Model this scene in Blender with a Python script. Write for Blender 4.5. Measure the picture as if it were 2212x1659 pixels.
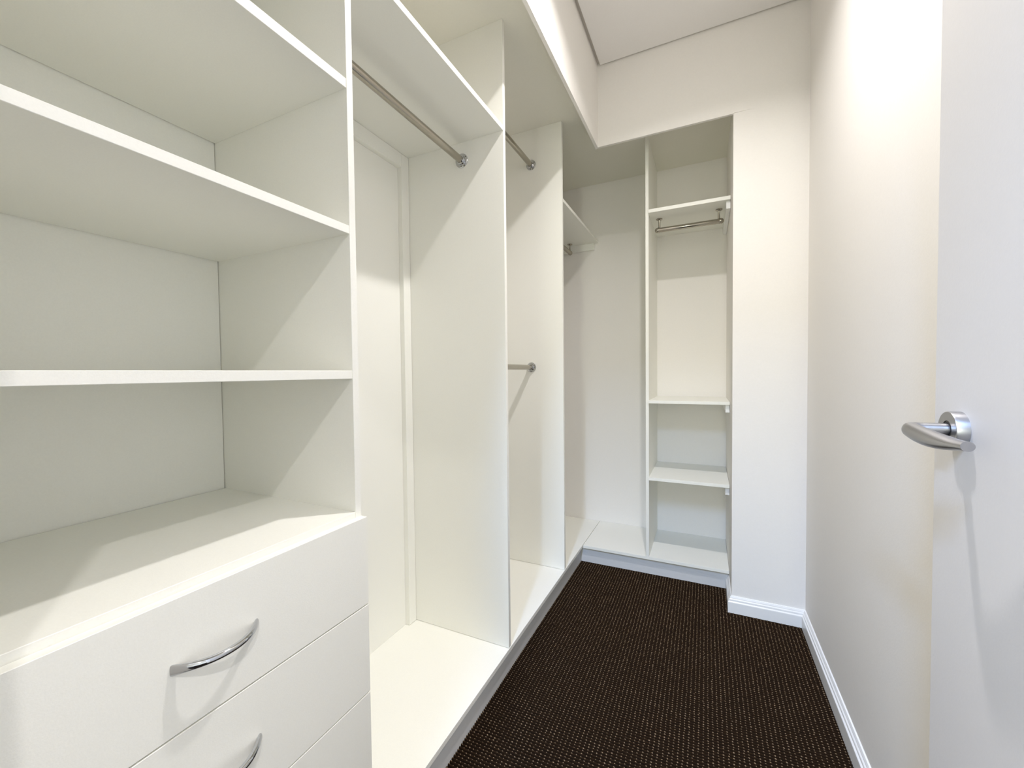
import bpy, bmesh, math, random
from mathutils import Vector, Matrix

for o in list(bpy.data.objects):
    bpy.data.objects.remove(o, do_unlink=True)
scene = bpy.context.scene
C = scene.collection
random.seed(7)

# ------------------------------------------------------------------ camera
F_PX = 879.67
YAW, PITCH, ROLL = math.radians(25.447), math.radians(-1.574), math.radians(-0.6215)
fw = Vector((-math.sin(YAW) * math.cos(PITCH), math.cos(YAW) * math.cos(PITCH), math.sin(PITCH)))
rt0 = Vector((math.cos(YAW), math.sin(YAW), 0))
up0 = rt0.cross(fw)
rt = math.cos(ROLL) * rt0 + math.sin(ROLL) * up0
up = -math.sin(ROLL) * rt0 + math.cos(ROLL) * up0
cam_data = bpy.data.cameras.new('camera')
cam_data.sensor_fit = 'HORIZONTAL'
cam_data.sensor_width = 36.0
cam_data.lens = F_PX / 2212 * 36.0
cam_data.clip_start = 0.01
cam = bpy.data.objects.new('camera', cam_data)
C.objects.link(cam)
m = Matrix((rt, up, -fw)).transposed().to_4x4()
m.translation = Vector((0, 0, 1.10))
cam.matrix_world = m
scene.camera = cam

# ------------------------------------------------------------------ world, lights, exposure
world = bpy.data.worlds.new('world')
scene.world = world
world.use_nodes = True
bg = world.node_tree.nodes['Background']
bg.inputs['Color'].default_value = (0.62, 0.78, 1.0, 1)
bg.inputs['Strength'].default_value = 0.5

LIGHT1 = (-0.055, 1.11, 2.631)      # ceiling downlight inside the wardrobe
LIGHT2 = (0.85, -0.72, 2.631)      # ceiling downlight in the room outside the doorway
P_LIGHT1, P_LIGHT2, P_STRIP, P_WINDOW, P_FILL = 16.0, 20.0, 124.0, 42.0, 60.0
WARM = (1.0, 0.96, 0.95)
COOL = (0.38, 0.575, 1.0)
DAY = (0.95, 1.0, 0.80)
FILL_COLOR = (1.0, 0.87, 0.60)  # warm tint of the added side fill
SPREAD = math.radians(143)
STRIP = (-0.21, -1.20, 2.631)      # cool white ceiling batten in the room outside


def area_light(name, loc, rot, power, color, shape, sx, sy=None, spread=math.pi):
    ld = bpy.data.lights.new(name, 'AREA')
    ld.energy = power
    ld.color = color
    ld.shape = shape
    ld.size = sx
    if sy:
        ld.size_y = sy
    ld.spread = spread
    lo = bpy.data.objects.new(name, ld)
    C.objects.link(lo)
    lo.location = loc
    lo.rotation_euler = rot
    return lo


WIN = (-0.05, 0.35, 0.35, 2.10)     # x0 x1 z0 z1 of the window in the far wall of the room outside
YWIN = -3.70
area_light('daylight', ((WIN[0] + WIN[1]) / 2, YWIN + 0.06, (WIN[2] + WIN[3]) / 2), (math.radians(90), 0, 0),
           P_WINDOW, DAY, 'RECTANGLE', WIN[1] - WIN[0], WIN[3] - WIN[2])
FILL_WIN = (-2.65, -1.15, 0.55, 2.15)   # y0 y1 z0 z1 of an unseen window added for fill, left wall outside
area_light('fill_side', (-1.95, -1.90, 1.35), (0, math.radians(-90), 0), P_FILL, FILL_COLOR, 'RECTANGLE', 1.5, 1.6)  # added ambient fill that brightens the interior, no known source

scene.view_settings.view_transform = 'Standard'
scene.view_settings.look = 'None'
scene.view_settings.gamma = 1
scene.view_settings.use_curve_mapping = False
scene.view_settings.exposure = 0.0
scene.cycles.max_bounces = 14
scene.cycles.diffuse_bounces = 10

# ------------------------------------------------------------------ materials


def principled(name, color, rough=0.5, metal=0.0, spec=0.5):
    mt = bpy.data.materials.new(name)
    mt.use_nodes = True
    b = mt.node_tree.nodes['Principled BSDF']
    b.inputs['Base Color'].default_value = (*color, 1)
    b.inputs['Roughness'].default_value = rough
    b.inputs['Metallic'].default_value = metal
    b.inputs['Specular IOR Level'].default_value = spec
    return mt, b


def textured(name, color, rough, spec, scale, bump, var=0.02, dist=0.001, detail=3.0):
    mt, b = principled(name, color, rough, 0, spec)
    nt = mt.node_tree
    tc = nt.nodes.new('ShaderNodeTexCoord')
    nz = nt.nodes.new('ShaderNodeTexNoise')
    nz.inputs['Scale'].default_value = scale
    nz.inputs['Detail'].default_value = detail
    nt.links.new(tc.outputs['Object'], nz.inputs['Vector'])
    bp = nt.nodes.new('ShaderNodeBump')
    bp.inputs['Strength'].default_value = bump
    bp.inputs['Distance'].default_value = dist
    nt.links.new(nz.outputs['Fac'], bp.inputs['Height'])
    nt.links.new(bp.outputs['Normal'], b.inputs['Normal'])
    n2 = nt.nodes.new('ShaderNodeTexNoise')
    n2.inputs['Scale'].default_value = scale * 0.7
    n2.inputs['Detail'].default_value = 2.0
    nt.links.new(tc.outputs['Object'], n2.inputs['Vector'])
    mx = nt.nodes.new('ShaderNodeMix')
    mx.data_type = 'RGBA'
    mx.inputs[6].default_value = (*[c * (1 - var) for c in color], 1)
    mx.inputs[7].default_value = (*[min(1, c * (1 + var)) for c in color], 1)
    nt.links.new(n2.outputs['Fac'], mx.inputs[0])
    nt.links.new(mx.outputs[2], b.inputs['Base Color'])
    return mt


M = {}
M['melamine'] = textured('white_melamine', (0.876, 0.874, 0.818), 0.42, 0.4, 500, 0.25, 0.03, 0.0004)
M['paint'] = textured('wall_paint', (0.83, 0.81, 0.775), 0.75, 0.3, 220, 0.25, 0.02, 0.0006)
M['soffit'] = textured('soffit_paint', (0.83, 0.82, 0.74), 0.8, 0.3, 220, 0.25, 0.02, 0.0006)
M['ceiling'] = textured('ceiling_paint', (0.84, 0.825, 0.81), 0.85, 0.2, 220, 0.25, 0.02, 0.0006)
M['gloss'] = textured('gloss_trim_paint', (0.84, 0.845, 0.84), 0.25, 0.5, 90, 0.08, 0.01, 0.0006)
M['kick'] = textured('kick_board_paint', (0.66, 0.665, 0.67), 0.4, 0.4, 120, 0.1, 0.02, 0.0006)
M['door'] = textured('door_paint', (0.69, 0.68, 0.68), 0.45, 0.4, 260, 0.2, 0.015, 0.0005)
M['gap'], _ = principled('seam_shadow_board', (0.62, 0.59, 0.55), 0.9)
M['steel'], _ = principled('polished_steel_tube', (0.42, 0.39, 0.335), 0.22, 1.0)
M['chrome'], _ = principled('bright_chrome', (0.58, 0.59, 0.61), 0.07, 1.0)
M['screw'], _ = principled('screw_steel', (0.20, 0.19, 0.18), 0.35, 1.0)
M['satin'], bs = principled('satin_chrome', (0.47, 0.47, 0.485), 0.36, 1.0)
M['black'], _ = principled('black_ring', (0.02, 0.02, 0.022), 0.4)
M['backing'], _ = principled('carpet_backing_yarn', (0.005, 0.003, 0.002), 0.95, 0, 0.1)
M['ridge'] = textured('carpet_brown_yarn', (0.018, 0.0092, 0.0035), 0.95, 0.1, 900, 0.6, 0.45, 0.001, 4)
M['stitch'] = textured('carpet_beige_yarn', (0.22, 0.152, 0.092), 0.9, 0.1, 140, 0.2, 0.5, 0.0006, 4)
M['dirt'], _ = principled('dark_chip', (0.02, 0.018, 0.015), 0.9)
mt, b = principled('lamp_lens', (0.9, 0.9, 0.9), 0.4)
b.inputs['Emission Color'].default_value = (*WARM, 1)
b.inputs['Emission Strength'].default_value = 8.0
M['lens'] = mt
mt, b = principled('window_glass', (1, 1, 1), 0.0)
b.inputs['Transmission Weight'].default_value = 1.0
M['glass'] = mt

# ------------------------------------------------------------------ helpers


def link_mesh(name, bm, mat, parent=None, off=(0, 0, 0), smooth=False):
    me = bpy.data.meshes.new(name)
    bm.normal_update()
    bm.to_mesh(me)
    bm.free()
    if smooth:
        for p in me.polygons:
            p.use_smooth = True
    me.materials.append(mat)
    o = bpy.data.objects.new(name, me)
    C.objects.link(o)
    if parent:
        o.parent = parent
    return o


def bm_box(bm, x, y, z, bevel=0.0):
    vs = [bm.verts.new((a, b_, c)) for a in x for b_ in y for c in z]
    fs = [(0, 1, 3, 2), (4, 6, 7, 5), (0, 4, 5, 1), (2, 3, 7, 6), (0, 2, 6, 4), (1, 5, 7, 3)]
    faces = [bm.faces.new([vs[i] for i in f]) for f in fs]
    if bevel:
        es = list({e for f in faces for e in f.edges})
        bmesh.ops.bevel(bm, geom=es, offset=bevel, segments=1, affect='EDGES', profile=0.5)


def origin_of(parent):
    v = Vector((0, 0, 0))
    while parent:
        v += parent.location
        parent = parent.parent
    return v


def box(name, x, y, z, mat, parent=None, bevel=0.0006):
    """world coordinates; the object's origin is put at the box's bottom centre"""
    po = origin_of(parent)
    c = Vector(((x[0] + x[1]) / 2, (y[0] + y[1]) / 2, z[0]))
    bm = bmesh.new()
    bm_box(bm, (x[0] - c.x, x[1] - c.x), (y[0] - c.y, y[1] - c.y), (0, z[1] - z[0]), bevel)
    o = link_mesh(name, bm, mat, parent)
    o.location = c - po
    return o


def boxes(name, lst, mat, parent=None):
    bm = bmesh.new()
    po = origin_of(parent)
    for x, y, z in lst:
        bm_box(bm, [a - po.x for a in x], [a - po.y for a in y], [a - po.z for a in z])
    return link_mesh(name, bm, mat, parent)


def thing(name, label, cat, loc, group=None, kind=None):
    o = bpy.data.objects.new(name, None)
    o.empty_display_size = 0.05
    C.objects.link(o)
    o.location = loc
    o['label'] = label
    o['category'] = cat
    if group:
        o['group'] = group
    if kind:
        o['kind'] = kind
    return o


def tag(o, label, cat, group=None, kind=None):
    o['label'] = label
    o['category'] = cat
    if group:
        o['group'] = group
    if kind:
        o['kind'] = kind
    return o


def struct(o, label=None):
    o['kind'] = 'structure'
    if label:
        o['label'] = label
    return o


def lathe(bm, prof, axis_o, axis_d, seg=32):
    """prof: list of (radius, distance along axis)"""
    d = Vector(axis_d).normalized()
    a = d.orthogonal().normalized()
    b_ = d.cross(a)
    rings = []
    for r, h in prof:
        c = Vector(axis_o) + d * h
        if r < 1e-6:
            rings.append([bm.verts.new(c)])
        else:
            rings.append([bm.verts.new(c + (a * math.cos(2 * math.pi * k / seg) + b_ * math.sin(2 * math.pi * k / seg)) * r)
                          for k in range(seg)])
    for p, q in zip(rings[:-1], rings[1:]):
        if len(p) == 1 and len(q) == 1:
            continue
        for k in range(seg):
            k2 = (k + 1) % seg
            if len(p) == 1:
                bm.faces.new((p[0], q[k], q[k2]))
            elif len(q) == 1:
                bm.faces.new((p[k], q[0], p[k2]))
            else:
                bm.faces.new((p[k], q[k], q[k2], p[k2]))
    bmesh.ops.recalc_face_normals(bm, faces=bm.faces[:])


def turned(name, prof, o_, d_, mat, parent, seg=32, sharp=0.6):
    po = origin_of(parent)
    bm = bmesh.new()
    c = Vector(o_)
    lathe(bm, prof, (0, 0, 0), d_, seg)
    for e in bm.edges:
        if len(e.link_faces) == 2 and e.calc_face_angle(0) > sharp:
            e.smooth = False
    o = link_mesh(name, bm, mat, parent, smooth=True)
    o.location = c - po
    return o


def sweep(name, secs, mat, parent, seg=24, cap=True):
    """secs: list of (center, half-axis u vector, half-axis v vector)"""
    po = origin_of(parent)
    bm = bmesh.new()
    rings = []
    for c, u, v in secs:
        c = Vector(c) - po
        rings.append([bm.verts.new(c + Vector(u) * math.cos(2 * math.pi * k / seg) + Vector(v) * math.sin(2 * math.pi * k / seg))
                      for k in range(seg)])
    for p, q in zip(rings[:-1], rings[1:]):
        for k in range(seg):
            k2 = (k + 1) % seg
            bm.faces.new((p[k], q[k], q[k2], p[k2]))
    if cap:
        bm.faces.new(rings[0][::-1])
        bm.faces.new(rings[-1])
    bmesh.ops.recalc_face_normals(bm, faces=bm.faces[:])
    for e in bm.edges:
        if len(e.link_faces) == 2 and e.calc_face_angle(0) > 0.8:
            e.smooth = False
    return link_mesh(name, bm, mat, parent, smooth=True)


# ------------------------------------------------------------------ dimensions (metres, solved from the photograph)
T = 0.016
XF, XB, XBA, XR = -0.641, -1.090, -1.082, 0.387
X4 = -0.2894
XN, YN = 0.1085, 2.081
Y1, Y2, Y3, YB = 0.602, 1.298, 1.941, 2.690
YC = 2.268
ZP, ZS, ZBK, ZC = 0.102, 2.330, 2.2355, 2.631
XBK = -0.4955
XK, YK = -0.6545, 2.290
Y0 = 0.046
ZTOP = ZC + 0.03
YF0, YF1 = -0.10, 0.020          # front wall (with the doorway the camera stands in)

# ------------------------------------------------------------------ structure: floor with loop carpet
fl = boxes('floor', [((-2.0, 2.5), (-3.8, 2.8), (-0.06, -0.006))], M['backing'])
struct(fl, 'dark brown ribbed carpet floor with rows of beige stitches')
PX, PY = 0.0132, 0.0098
xs0, xs1, ys0, ys1 = XK - 0.01, XR, -0.02, 2.30
nrow = int((ys1 - ys0) / PY)
ncol = int((xs1 - xs0) / PX)
OX, OY = -0.3609, 1.2132          # a stitch seen in the photograph fixes the phase
verts, faces = [], []
r0 = math.ceil((ys0 - OY) / PY)
r1 = int((ys1 - OY) / PY)
c0 = math.ceil((xs0 - OX) / PX)
c1 = int((xs1 - OX) / PX)
prof = [(-0.0031, -0.006), (-0.0026, -0.0022), (-0.0012, -0.0004), (0.0012, -0.0004), (0.0026, -0.0022), (0.0031, -0.006)]
NX = 40
for r in range(r0, r1 + 1):
    yc = OY + r * PY
    base = len(verts)
    for i in range(NX + 1):
        x = xs0 + (xs1 - xs0) * i / NX
        wob = random.uniform(-0.0004, 0.0004)
        hz = random.uniform(-0.0003, 0.0003)
        for py, pz in prof:
            verts.append((x, yc + py + wob, pz + hz))
    k = len(prof)
    for i in range(NX):
        for j in range(k - 1):
            a = base + i * k + j
            faces.append((a, a + k, a + k + 1, a + 1))
me = bpy.data.meshes.new('carpet_ribs')
me.from_pydata(verts, [], faces)
for p in me.polygons:
    p.use_smooth = True
me.materials.append(M['ridge'])
rib = bpy.data.objects.new('carpet_ribs', me)
C.objects.link(rib)
rib.parent = fl
rib['kind'] = 'stuff'
verts, faces = [], []
for r in range(r0, r1 + 1):
    for c in range(c0, c1 + 1):
        x = OX + c * PX + random.gauss(0, 0.0007)
        y = OY + r * PY + random.gauss(0, 0.0005)
        if x - 0.004 < xs0 or x + 0.004 > xs1:
            continue
        L = random.uniform(0.0018, 0.0031)
        w = random.uniform(0.0011, 0.0017)
        h = random.uniform(0.0006, 0.0016)
        sk = random.uniform(-0.0008, 0.0001)
        b0 = len(verts)
        # a small loop of yarn: six-sided base ring, raised ridge of two points
        verts += [(x - L, y - sk, -0.0012), (x - L * .45, y - w - sk * .5, -0.0012), (x + L * .45, y - w + sk * .5, -0.0012),
                  (x + L, y + sk, -0.0012), (x + L * .45, y + w + sk * .5, -0.0012), (x - L * .45, y + w - sk * .5, -0.0012),
                  (x - L * .4, y - sk * .4, h), (x + L * .4, y + sk * .4, h)]
        for f in ((0, 1, 6), (1, 2, 7, 6), (2, 3, 7), (3, 4, 7), (4, 5, 6, 7), (5, 0, 6)):
            faces.append(tuple(b0 + i for i in f))
me = bpy.data.meshes.new('carpet_stitches')
me.from_pydata(verts, [], faces)
for p in me.polygons:
    p.use_smooth = True
me.materials.append(M['stitch'])
st = bpy.data.objects.new('carpet_stitches', me)
C.objects.link(st)
st.parent = fl
st['kind'] = 'stuff'

# ------------------------------------------------------------------ structure: walls, ceiling, bulkhead
struct(boxes('wall_left', [((XB - 0.1, XB), (YF0, YB + 0.1), (-0.006, ZTOP))], M['paint']))
struct(boxes('wall_back', [((XB, XR + 0.1), (YB, YB + 0.1), (-0.006, ZTOP))], M['paint']))
struct(boxes('wall_right', [((XR, XR + 0.1), (YF0, YB), (-0.006, ZTOP))], M['paint']))
struct(boxes('wall_nib', [((XN, XR), (YN, YB), (-0.006, ZTOP))], M['paint']))
DX0, DX1, DZT = -0.41, 0.355, 2.06
struct(boxes('wall_front', [((XB, DX0), (YF0, YF1), (-0.006, ZTOP)), ((DX1, XR), (YF0, YF1), (-0.006, ZTOP)),
                            ((DX0, DX1), (YF0, YF1), (DZT, ZTOP)),
                            ((-2.0, XB - 0.1), (YF0, YF1), (-0.006, ZTOP)), ((XR + 0.1, 2.4), (YF0, YF1), (-0.006, ZTOP))], M['paint']))
blk = boxes('wall_bulkhead', [((XBK - 0.013, XBK), (YF1, YN + 0.013), (ZBK, ZTOP)),
                              ((XBK, XN), (YN, YN + 0.013), (ZBK, ZTOP))], M['paint'])
struct(blk)
# hairline plaster ridge where the bulkhead's lower edge dies into the nib
bm = bmesh.new()
v = [bm.verts.new(p) for p in ((XN, YN, ZBK), (XN, YN - 0.0030, ZBK + 0.001), (XN, YN, ZBK + 0.005),
                               (XN + 0.085, YN, ZBK + 0.001))]
for f in ((0, 1, 3), (1, 2, 3), (2, 1, 0)):
    bm.faces.new([v[i] for i in f])
bmesh.ops.recalc_face_normals(bm, faces=bm.faces[:])
link_mesh('plaster_ridge', bm, M['paint'], blk)
struct(boxes('ceiling_soffit', [((XB, XBK - 0.013), (YF1, YB), (ZS, ZS + 0.03)),
                                ((XBK - 0.013, XN), (YN + 0.013, YB), (ZS, ZS + 0.03))], M['soffit']))
cl = boxes('ceiling', [((XBK + 0.016, XR - 0.010), (YF1, YN - 0.010), (ZC, ZC + 0.010))], M['ceiling'])
struct(cl)
box('shadow_gap_backing', (XBK - 0.03, XR + 0.05), (YF1, YN + 0.05), (ZC + 0.016, ZC + 0.04), M['gap'], cl, 0)
boxes('hall_ceiling', [((-2.0, 2.5), (YWIN - 0.1, YF0), (ZC, ZC + 0.05))], M['ceiling'], cl)

# the room outside the doorway, behind the camera
struct(boxes('wall_hall_left', [((-2.1, -2.0), (YWIN - 0.1, FILL_WIN[0]), (-0.006, ZTOP)), ((-2.1, -2.0), (FILL_WIN[1], YF1), (-0.006, ZTOP)),
                                ((-2.1, -2.0), (FILL_WIN[0], FILL_WIN[1]), (-0.006, FILL_WIN[2])), ((-2.1, -2.0), (FILL_WIN[0], FILL_WIN[1]), (FILL_WIN[3], ZTOP))], M['paint']))
fill_w = struct(boxes('fill_window', [((-2.08, -2.02), (FILL_WIN[0], FILL_WIN[0] + 0.04), (FILL_WIN[2], FILL_WIN[3])), ((-2.08, -2.02), (FILL_WIN[1] - 0.04, FILL_WIN[1]), (FILL_WIN[2], FILL_WIN[3])),
                               ((-2.08, -2.02), (FILL_WIN[0] + 0.04, FILL_WIN[1] - 0.04), (FILL_WIN[2], FILL_WIN[2] + 0.04)),
                               ((-2.08, -2.02), (FILL_WIN[0] + 0.04, FILL_WIN[1] - 0.04), (FILL_WIN[3] - 0.04, FILL_WIN[3]))], M['gloss']))  # frame put around the added fill light
box('window_pane', (-2.053, -2.047), (FILL_WIN[0] + 0.04, FILL_WIN[1] - 0.04), (FILL_WIN[2] + 0.04, FILL_WIN[3] - 0.04), M['glass'], fill_w, 0)  # pane of the added fill window
struct(boxes('wall_hall_right', [((2.4, 2.5), (YWIN - 0.1, YF1), (-0.006, ZTOP))], M['paint']))
struct(boxes('wall_hall_back', [((-2.0, WIN[0]), (YWIN - 0.1, YWIN), (-0.006, ZTOP)), ((WIN[1], 2.4), (YWIN - 0.1, YWIN), (-0.006, ZTOP)),
                                ((WIN[0], WIN[1]), (YWIN - 0.1, YWIN), (-0.006, WIN[2])),
                                ((WIN[0], WIN[1]), (YWIN - 0.1, YWIN), (WIN[3], ZTOP))], M['paint']))
w1 = struct(boxes('window_1', [((WIN[0], WIN[0] + 0.03), (YWIN - 0.08, YWIN - 0.02), (WIN[2], WIN[3])),
                               ((WIN[1] - 0.03, WIN[1]), (YWIN - 0.08, YWIN - 0.02), (WIN[2], WIN[3])),
                               ((WIN[0] + 0.03, WIN[1] - 0.03), (YWIN - 0.08, YWIN - 0.02), (WIN[2], WIN[2] + 0.03)),
                               ((WIN[0] + 0.03, WIN[1] - 0.03), (YWIN - 0.08, YWIN - 0.02), (WIN[3] - 0.03, WIN[3]))], M['gloss']))
box('window_pane', (WIN[0] + 0.03, WIN[1] - 0.03), (YWIN - 0.053, YWIN - 0.047), (WIN[2] + 0.03, WIN[3] - 0.03), M['glass'], w1, 0)

# ------------------------------------------------------------------ baseboards (moulded profile)
BB = [(0.0, -0.006), (0.0155, -0.006), (0.0155, 0.046), (0.0150, 0.049), (0.0110, 0.0525), (0.0110, 0.0575), (0.0105, 0.060),
      (0.0070, 0.0635), (0.0070, 0.0660), (0.0040, 0.0725), (0.0, 0.0735)]


def baseboard(name, p0, p1, out, m0, m1, label):
    """run p0->p1, moulded side towards out; m0/m1: +1 outside mitre, -1 inside mitre, 0 square"""
    bm = bmesh.new()
    p0, p1, out = Vector((*p0, 0)), Vector((*p1, 0)), Vector((*out, 0))
    d = (p1 - p0).normalized()
    ra = [bm.verts.new(p0 + out * t + Vector((0, 0, z)) - d * t * m0) for t, z in BB]
    rb = [bm.verts.new(p1 + out * t + Vector((0, 0, z)) + d * t * m1) for t, z in BB]
    n = len(BB)
    for i in range(n):
        j = (i + 1) % n
        bm.faces.new((ra[i], rb[i], rb[j], ra[j]))
    bm.faces.new(ra[::-1])
    bm.faces.new(rb)
    bmesh.ops.recalc_face_normals(bm, faces=bm.faces[:])
    o = link_mesh(name, bm, M['gloss'])
    struct(o, label)
    return o


baseboard('baseboard_right', (XR, YF1), (XR, YN), (-1, 0), 0, -1, 'white moulded skirting along the right wall')
baseboard('baseboard_back', (XR, YN), (XN, YN), (0, -1), -1, 1, 'white moulded skirting across the front of the nib wall')
baseboard('baseboard_nib', (XN, YN), (XN, YK), (-1, 0), 1, 0, 'short white skirting return on the side of the nib')

# ------------------------------------------------------------------ door with lever handle
XDOOR, YD0, YD1 = 0.322, 0.035, 0.853
d1 = thing('door_1', 'pale grey-white door standing open against the right wall', 'door', (0.34, YD0, 0), kind='structure')
box('leaf', (XDOOR, XDOOR + 0.030), (YD0, YD1), (0.010, 2.04), M['door'], d1, 0.0012)
HY, HZ = 0.781, 1.0135
rose = turned('door_handle', [(0.0, 0.0), (0.0255, 0.0), (0.0255, 0.0125), (0.0250, 0.0140), (0.0242, 0.0145), (0.0125, 0.0145), (0.0125, 0.0095), (0.0, 0.0095)],
              (XDOOR, HY, HZ), (-1, 0, 0), M['satin'], d1, 64, 0.5)
turned('ring', [(0.0098, 0.0), (0.0120, 0.0), (0.0120, 0.0040), (0.0098, 0.0046), (0.0098, 0.0)], (XDOOR - 0.0097, HY, HZ), (-1, 0, 0), M['black'], rose, 40)
# lever: round neck, turns a tight corner, then a leaf-shaped grip cut off at its end
secs = []
ctrl = []
for t in [i / 8 for i in range(9)]:
    ctrl.append((Vector((XDOOR - 0.009 - 0.034 * t, HY, HZ)), 0.0086, 0.0086, Vector((-1, 0, 0))))
for k in range(1, 9):
    a = math.pi / 2 * k / 8
    R_ = 0.014
    ctrl.append((Vector((XDOOR - 0.043 - R_ * math.sin(a), HY - R_ * (1 - math.cos(a)), HZ - 0.0012 * k / 8)), 0.0086 + 0.0014 * k / 8, 0.0086 + 0.0022 * k / 8,
                 Vector((-math.cos(a), -math.sin(a), 0))))
x0, y0, z0 = ctrl[-1][0]
Lg = 0.094
for i in range(1, 17):
    t = i / 16
    cx = x0 + 0.019 * t ** 1.6
    cz = z0 - 0.0045 * math.sin(math.pi * min(1, t * 0.8)) - 0.004 * t
    wx = 0.0100 + 0.0020 * math.sin(math.pi * t * 0.8)
    wz = 0.0108 + 0.0016 * math.sin(math.pi * min(1, t * 1.15)) - 0.0054 * t ** 2
    tan = Vector((0.019 * 1.6 * t ** 0.6 / Lg, -1, 0)).normalized()
    ctrl.append((Vector((cx, y0 - Lg * t, cz)), wx, wz, tan))
for c, a, b_, tn in ctrl:
    side = tn.cross(Vector((0, 0, 1))).normalized()
    secs.append((c, side * a, Vector((0, 0, 1)) * b_))
# oblique cut of the tip
c, u, v = secs[-1]
secs[-1] = (c, u + Vector((0, -0.006, 0)), v + Vector((0, 0.004, 0)))
sweep('lever', secs, M['satin'], rose, 32)
for hz in (0.25, 1.02, 1.80):
    turned('hinge', [(0, 0), (0.006, 0), (0.006, 0.1), (0, 0.1)], (XDOOR + 0.004, YD0 - 0.007, hz), (0, 0, 1), M['satin'], d1, 16)

# ------------------------------------------------------------------ plinths the wardrobe stands on
pl = thing('plinth', 'long white plinth running under the left cabinets to the back wall', 'plinth', (-0.87, 1.3, 0))
box('base_board', (XB + 0.001, XF + 0.0015), (YF1 + 0.002, YB - 0.001), (ZP - T, ZP), M['melamine'], pl)
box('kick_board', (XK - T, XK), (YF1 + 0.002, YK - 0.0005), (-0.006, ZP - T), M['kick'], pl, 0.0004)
pb = thing('plinth', 'short white plinth along the back wall under the shelf tower', 'plinth', (-0.27, 2.48, 0))
box('base_board', (XF + 0.0042, XN - 0.001), (YC, YB - 0.001), (ZP - T, ZP), M['melamine'], pb)
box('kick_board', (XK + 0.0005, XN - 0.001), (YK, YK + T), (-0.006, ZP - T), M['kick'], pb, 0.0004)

# ------------------------------------------------------------------ drawer cabinet with open shelves
dc = thing('drawer_cabinet', 'white drawer cabinet with open shelves above, nearest on the left', 'cabinet', (-0.86, 0.33, ZP))
box('side_panel', (XB + 0.001, XF), (Y1, Y1 + T), (ZP, ZS), M['melamine'], dc)
box('side_panel', (XB + 0.001, XF), (Y0 - T, Y0), (ZP, ZS), M['melamine'], dc)
box('back_panel', (XB + 0.0005, XBA), (Y0 + 0.0005, Y1 - 0.0015), (ZP, ZS), M['melamine'], dc, 0)
SH = [(1.665, 1.684), (1.380, 1.3965), (1.0915, 1.108), (1.9476, 1.9646)]
for zb, zt in SH:
    box('shelf', (XBA + 0.0030, XF - 0.0005), (Y0, Y1), (zb, zt), M['melamine'], dc)
DT = 0.821
box('top_board', (XBA + 0.0030, XF - 0.0005), (Y0, Y1), (DT - T, DT), M['melamine'], dc)
box('chip_mark', (XBA - 0.0018, XBA + 0.003), (0.211, 0.216), (DT, DT + 0.004), M['dirt'], dc, 0)
XD = -0.6250
DZ = [0.8095, 0.6280, 0.4450, 0.2620, 0.1060]


def handle_secs(yc, zc):
    out = []
    half, proj = 0.056, 0.0285
    N = 36
    for i in range(N + 1):
        s = -1 + 2 * i / N
        h = proj * (1 - abs(s) ** 2.15)
        dh = -proj * 2.15 * abs(s) ** 1.15 * (1 if s > 0 else -1) / half
        tn = Vector((dh, 1, 0)).normalized()
        nrm = Vector((tn.y, -tn.x, 0))
        th = 0.0046 - 0.0014 * abs(s) ** 3
        wd = 0.0046 + 0.0030 * abs(s) ** 3
        out.append((Vector((XD - 0.0012 + h, yc + s * half, zc)), nrm * th, Vector((0, 0, wd))))
    return out


for k in range(4):
    zt, zb = DZ[k], DZ[k + 1] + 0.0024
    dr = box('drawer', (XD - T, XD), (Y0 - T + 0.001, Y1 + T - 0.0015), (zb, zt), M['melamine'], dc, 0.0006)
    dr['label'] = ['top drawer', 'second drawer', 'third drawer', 'bottom drawer'][k] + ' front with a bowed chrome handle'
    sweep('handle', handle_secs(0.332, zt - 0.0915), M['chrome'], dr, 24)
    boxes('drawer_box', [((XBA + 0.02, XD - T - 0.001), (Y0 + 0.012, Y0 + 0.027), (zb + 0.02, zt - 0.03)),
                         ((XBA + 0.02, XD - T - 0.001), (Y1 - 0.027, Y1 - 0.012), (zb + 0.02, zt - 0.03)),
                         ((XBA + 0.02, XBA + 0.035), (Y0 + 0.027, Y1 - 0.027), (zb + 0.02, zt - 0.03)),
                         ((XBA + 0.035, XD - T - 0.001), (Y0 + 0.027, Y1 - 0.027), (zb + 0.02, zb + 0.03))], M['melamine'], dr)

# ------------------------------------------------------------------ hanging bays along the left wall
hb = thing('hanging_bay', 'white hanging bay with high shelf, between drawer cabinet and double-rail bay', 'wardrobe', (-0.86, 1.0, ZP))
box('side_panel', (XB + 0.001, XF), (Y2, Y2 + T), (ZP + 0.0012, ZS), M['melamine'], hb)
box('high_shelf', (XB + 0.001, XF - 0.0005), (Y1 + T, Y2), (1.9476, 1.9646), M['melamine'], hb)
XBT = -1.058
box('batten', (XB + 0.0005, XBT), (1.2560, Y2 - 0.001), (ZP + 0.001, 1.9470), M['melamine'], hb, 0.0008)
box('batten', (XB + 0.0005, XBT), (Y1 + T + 0.001, 1.2555), (1.8960, 1.9470), M['melamine'], hb, 0.0008)
box('back_panel', (XB + 0.0005, -1.078), (Y1 + T, 1.2555), (ZP + 0.0005, 1.8955), M['melamine'], hb, 0)

dp = box('divider_panel', (XB + 0.001, XF), (Y3, Y3 + T + 0.002), (ZP + 0.0012, ZS), M['melamine'])
tag(dp, 'tall white divider panel between double-rail bay and far corner', 'panel')

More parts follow.
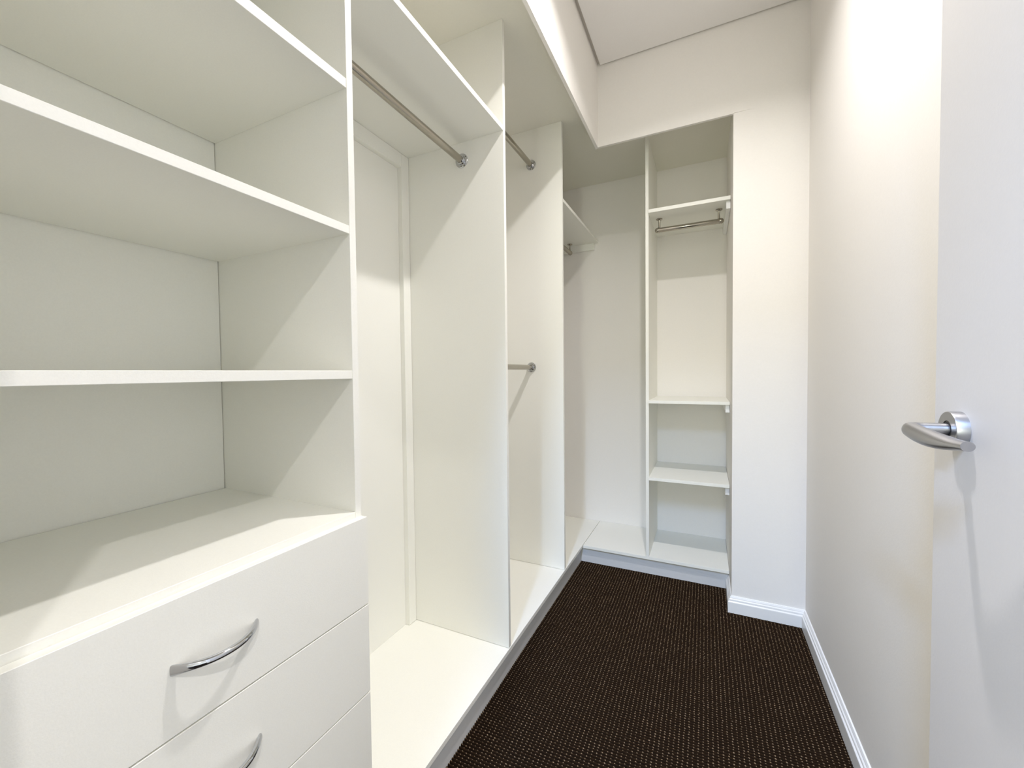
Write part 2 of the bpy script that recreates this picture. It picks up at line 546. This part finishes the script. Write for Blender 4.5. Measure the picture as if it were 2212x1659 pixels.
cs = thing('corner_shelf', 'white high shelf in the far corner behind the divider', 'shelf', (-0.86, 2.3, 1.947))
box('board', (XB + 0.001, XF), (Y3 + T + 0.002, YB - 0.001), (1.9470, 1.9630), M['melamine'], cs)
box('cleat', (XB + 0.02, XF - 0.024), (YB - 0.019, YB - 0.001), (1.9030, 1.9465), M['melamine'], cs)
box('cleat', (XB + 0.001, XB + 0.019), (Y3 + T + 0.004, YB - 0.02), (1.9030, 1.9465), M['melamine'], cs)

# ------------------------------------------------------------------ shelf tower at the back
tw = thing('shelf_tower', 'narrow white shelf tower on the back wall beside the nib', 'shelving', (-0.09, 2.48, ZP))
box('side_panel', (X4, X4 + T), (YC + 0.001, YB - 0.001), (ZP + 0.001, ZS), M['melamine'], tw)
for zb, zt in ((1.9290, 1.9470), (0.9300, 0.9455), (0.5190, 0.5350)):
    s = box('shelf', (X4 + T, XN - 0.0012), (YC - 0.010, YB - 0.001), (zb, zt), M['melamine'], tw)
    box('cleat', (XN - 0.0195, XN - 0.0012), (YC + 0.006, YB - 0.001), (zb - 0.0385, zb - 0.0008), M['gloss'], s, 0.0005)

# ------------------------------------------------------------------ clothes rails
FL = [(0.0, 0.0), (0.0255, 0.0), (0.0255, 0.0030), (0.0245, 0.0045), (0.0170, 0.0055), (0.0165, 0.0150), (0.0155, 0.0160), (0.0, 0.0160)]


def wall_rail(x, z, ya, yb, label):
    r = thing('clothes_rail', label, 'rail', (x, (ya + yb) / 2, z), 'clothes rails')
    turned('tube', [(0.0, 0.0), (0.0125, 0.0), (0.0125, yb - ya - 0.006), (0.0, yb - ya - 0.006)], (x, ya + 0.003, z), (0, 1, 0), M['steel'], r, 32)
    for y, d in ((ya, 1), (yb, -1)):
        f = turned('flange', FL, (x, y, z), (0, d, 0), M['chrome'], r, 40, 0.5)
        for a in (0.5, 2.6, 4.7):
            turned('screw', [(0.0, 0.0), (0.0026, 0.0), (0.0022, 0.0012), (0.0, 0.0014)],
                   (x + 0.0212 * math.cos(a), y + d * 0.0046, z + 0.0212 * math.sin(a)), (0, d, 0), M['screw'], f, 10)
    return r


wall_rail(-0.812, 1.881, Y1 + T, Y2, 'steel clothes rail under the high shelf of the bay beside the drawers')
wall_rail(-0.803, 2.152, Y2 + T, Y3, 'upper steel clothes rail of the double-rail bay')
wall_rail(-0.811, 1.127, Y2 + T, Y3, 'lower steel clothes rail at mid height in the double-rail bay')


def hung_rail(p0, p1, ztop, zrod, label):
    """rail hung below a shelf on two posts; p0, p1 = plan positions of the posts"""
    a, b_ = Vector((*p0, zrod)), Vector((*p1, zrod))
    d = (b_ - a).normalized()
    L = (b_ - a).length
    r = thing('clothes_rail', label, 'rail', tuple((a + b_) / 2), 'clothes rails')
    e = 0.012
    turned('tube', [(0.0, -e - 0.012), (0.006, -e - 0.010), (0.0115, -e - 0.0055), (0.0140, -e), (0.0140, -e + 0.012), (0.0125, -e + 0.0135),
                    (0.0125, L + e - 0.0135), (0.0140, L + e - 0.012), (0.0140, L + e), (0.0115, L + e + 0.0055), (0.006, L + e + 0.010), (0.0, L + e + 0.012)],
           tuple(a), tuple(d), M['steel'], r, 32, 0.9)
    for p in (a, b_):
        turned('post', [(0.0, 0.0), (0.0165, 0.0), (0.0165, 0.0022), (0.0140, 0.0050), (0.0062, 0.0075), (0.0052, 0.010), (0.0052, ztop - zrod - 0.008), (0.0, ztop - zrod - 0.008)],
               (p.x, p.y, ztop), (0, 0, -1), M['steel'], r, 28)
    return r


hung_rail((-0.230, 2.376), (0.060, 2.376), 1.9290, 1.8690, 'short steel clothes rail hung under the top tower shelf')
hung_rail((-0.816, 2.12), (-0.816, 2.630), 1.9470, 1.8920, 'steel clothes rail hung under the far corner shelf')

# ------------------------------------------------------------------ downlights


def downlight(loc, label, power, r=0.032):
    x, y, z = loc
    t = thing('downlight', label, 'downlight', (x, y, z))
    turned('trim_ring', [(0.046, 0.0), (0.058, 0.0), (0.057, 0.004), (0.048, 0.005), (0.046, 0.0)], (x, y, z), (0, 0, -1), M['gloss'], t, 48)
    turned('lens', [(0.0, 0.0), (0.046, 0.0), (0.046, 0.001), (0.0, 0.001)], (x, y, z), (0, 0, -1), M['lens'], t, 48)
    lo = area_light('lamp', (0, 0, -0.004), (0, 0, 0), power, WARM, 'DISK', 2 * r, spread=SPREAD)
    lo.parent = t
    return t


downlight(LIGHT1, 'round ceiling downlight inside the walk-in wardrobe', P_LIGHT1)
downlight(LIGHT2, 'round ceiling downlight in the room outside the doorway', P_LIGHT2)

bt = thing('batten_light', 'slim cool white batten light on the ceiling outside the doorway', 'light', STRIP)
box('housing', (STRIP[0] - 0.035, STRIP[0] + 0.035), (STRIP[1] - 0.62, STRIP[1] + 0.62), (ZC - 0.030, ZC), M['gloss'], bt, 0.003)
box('diffuser', (STRIP[0] - 0.030, STRIP[0] + 0.030), (STRIP[1] - 0.60, STRIP[1] + 0.60), (ZC - 0.036, ZC - 0.030), M['lens'], bt, 0.001)
lo = area_light('tube_light', (0, 0, -0.041), (0, 0, 0), P_STRIP, COOL, 'RECTANGLE', 0.06, 1.2)
lo.parent = bt
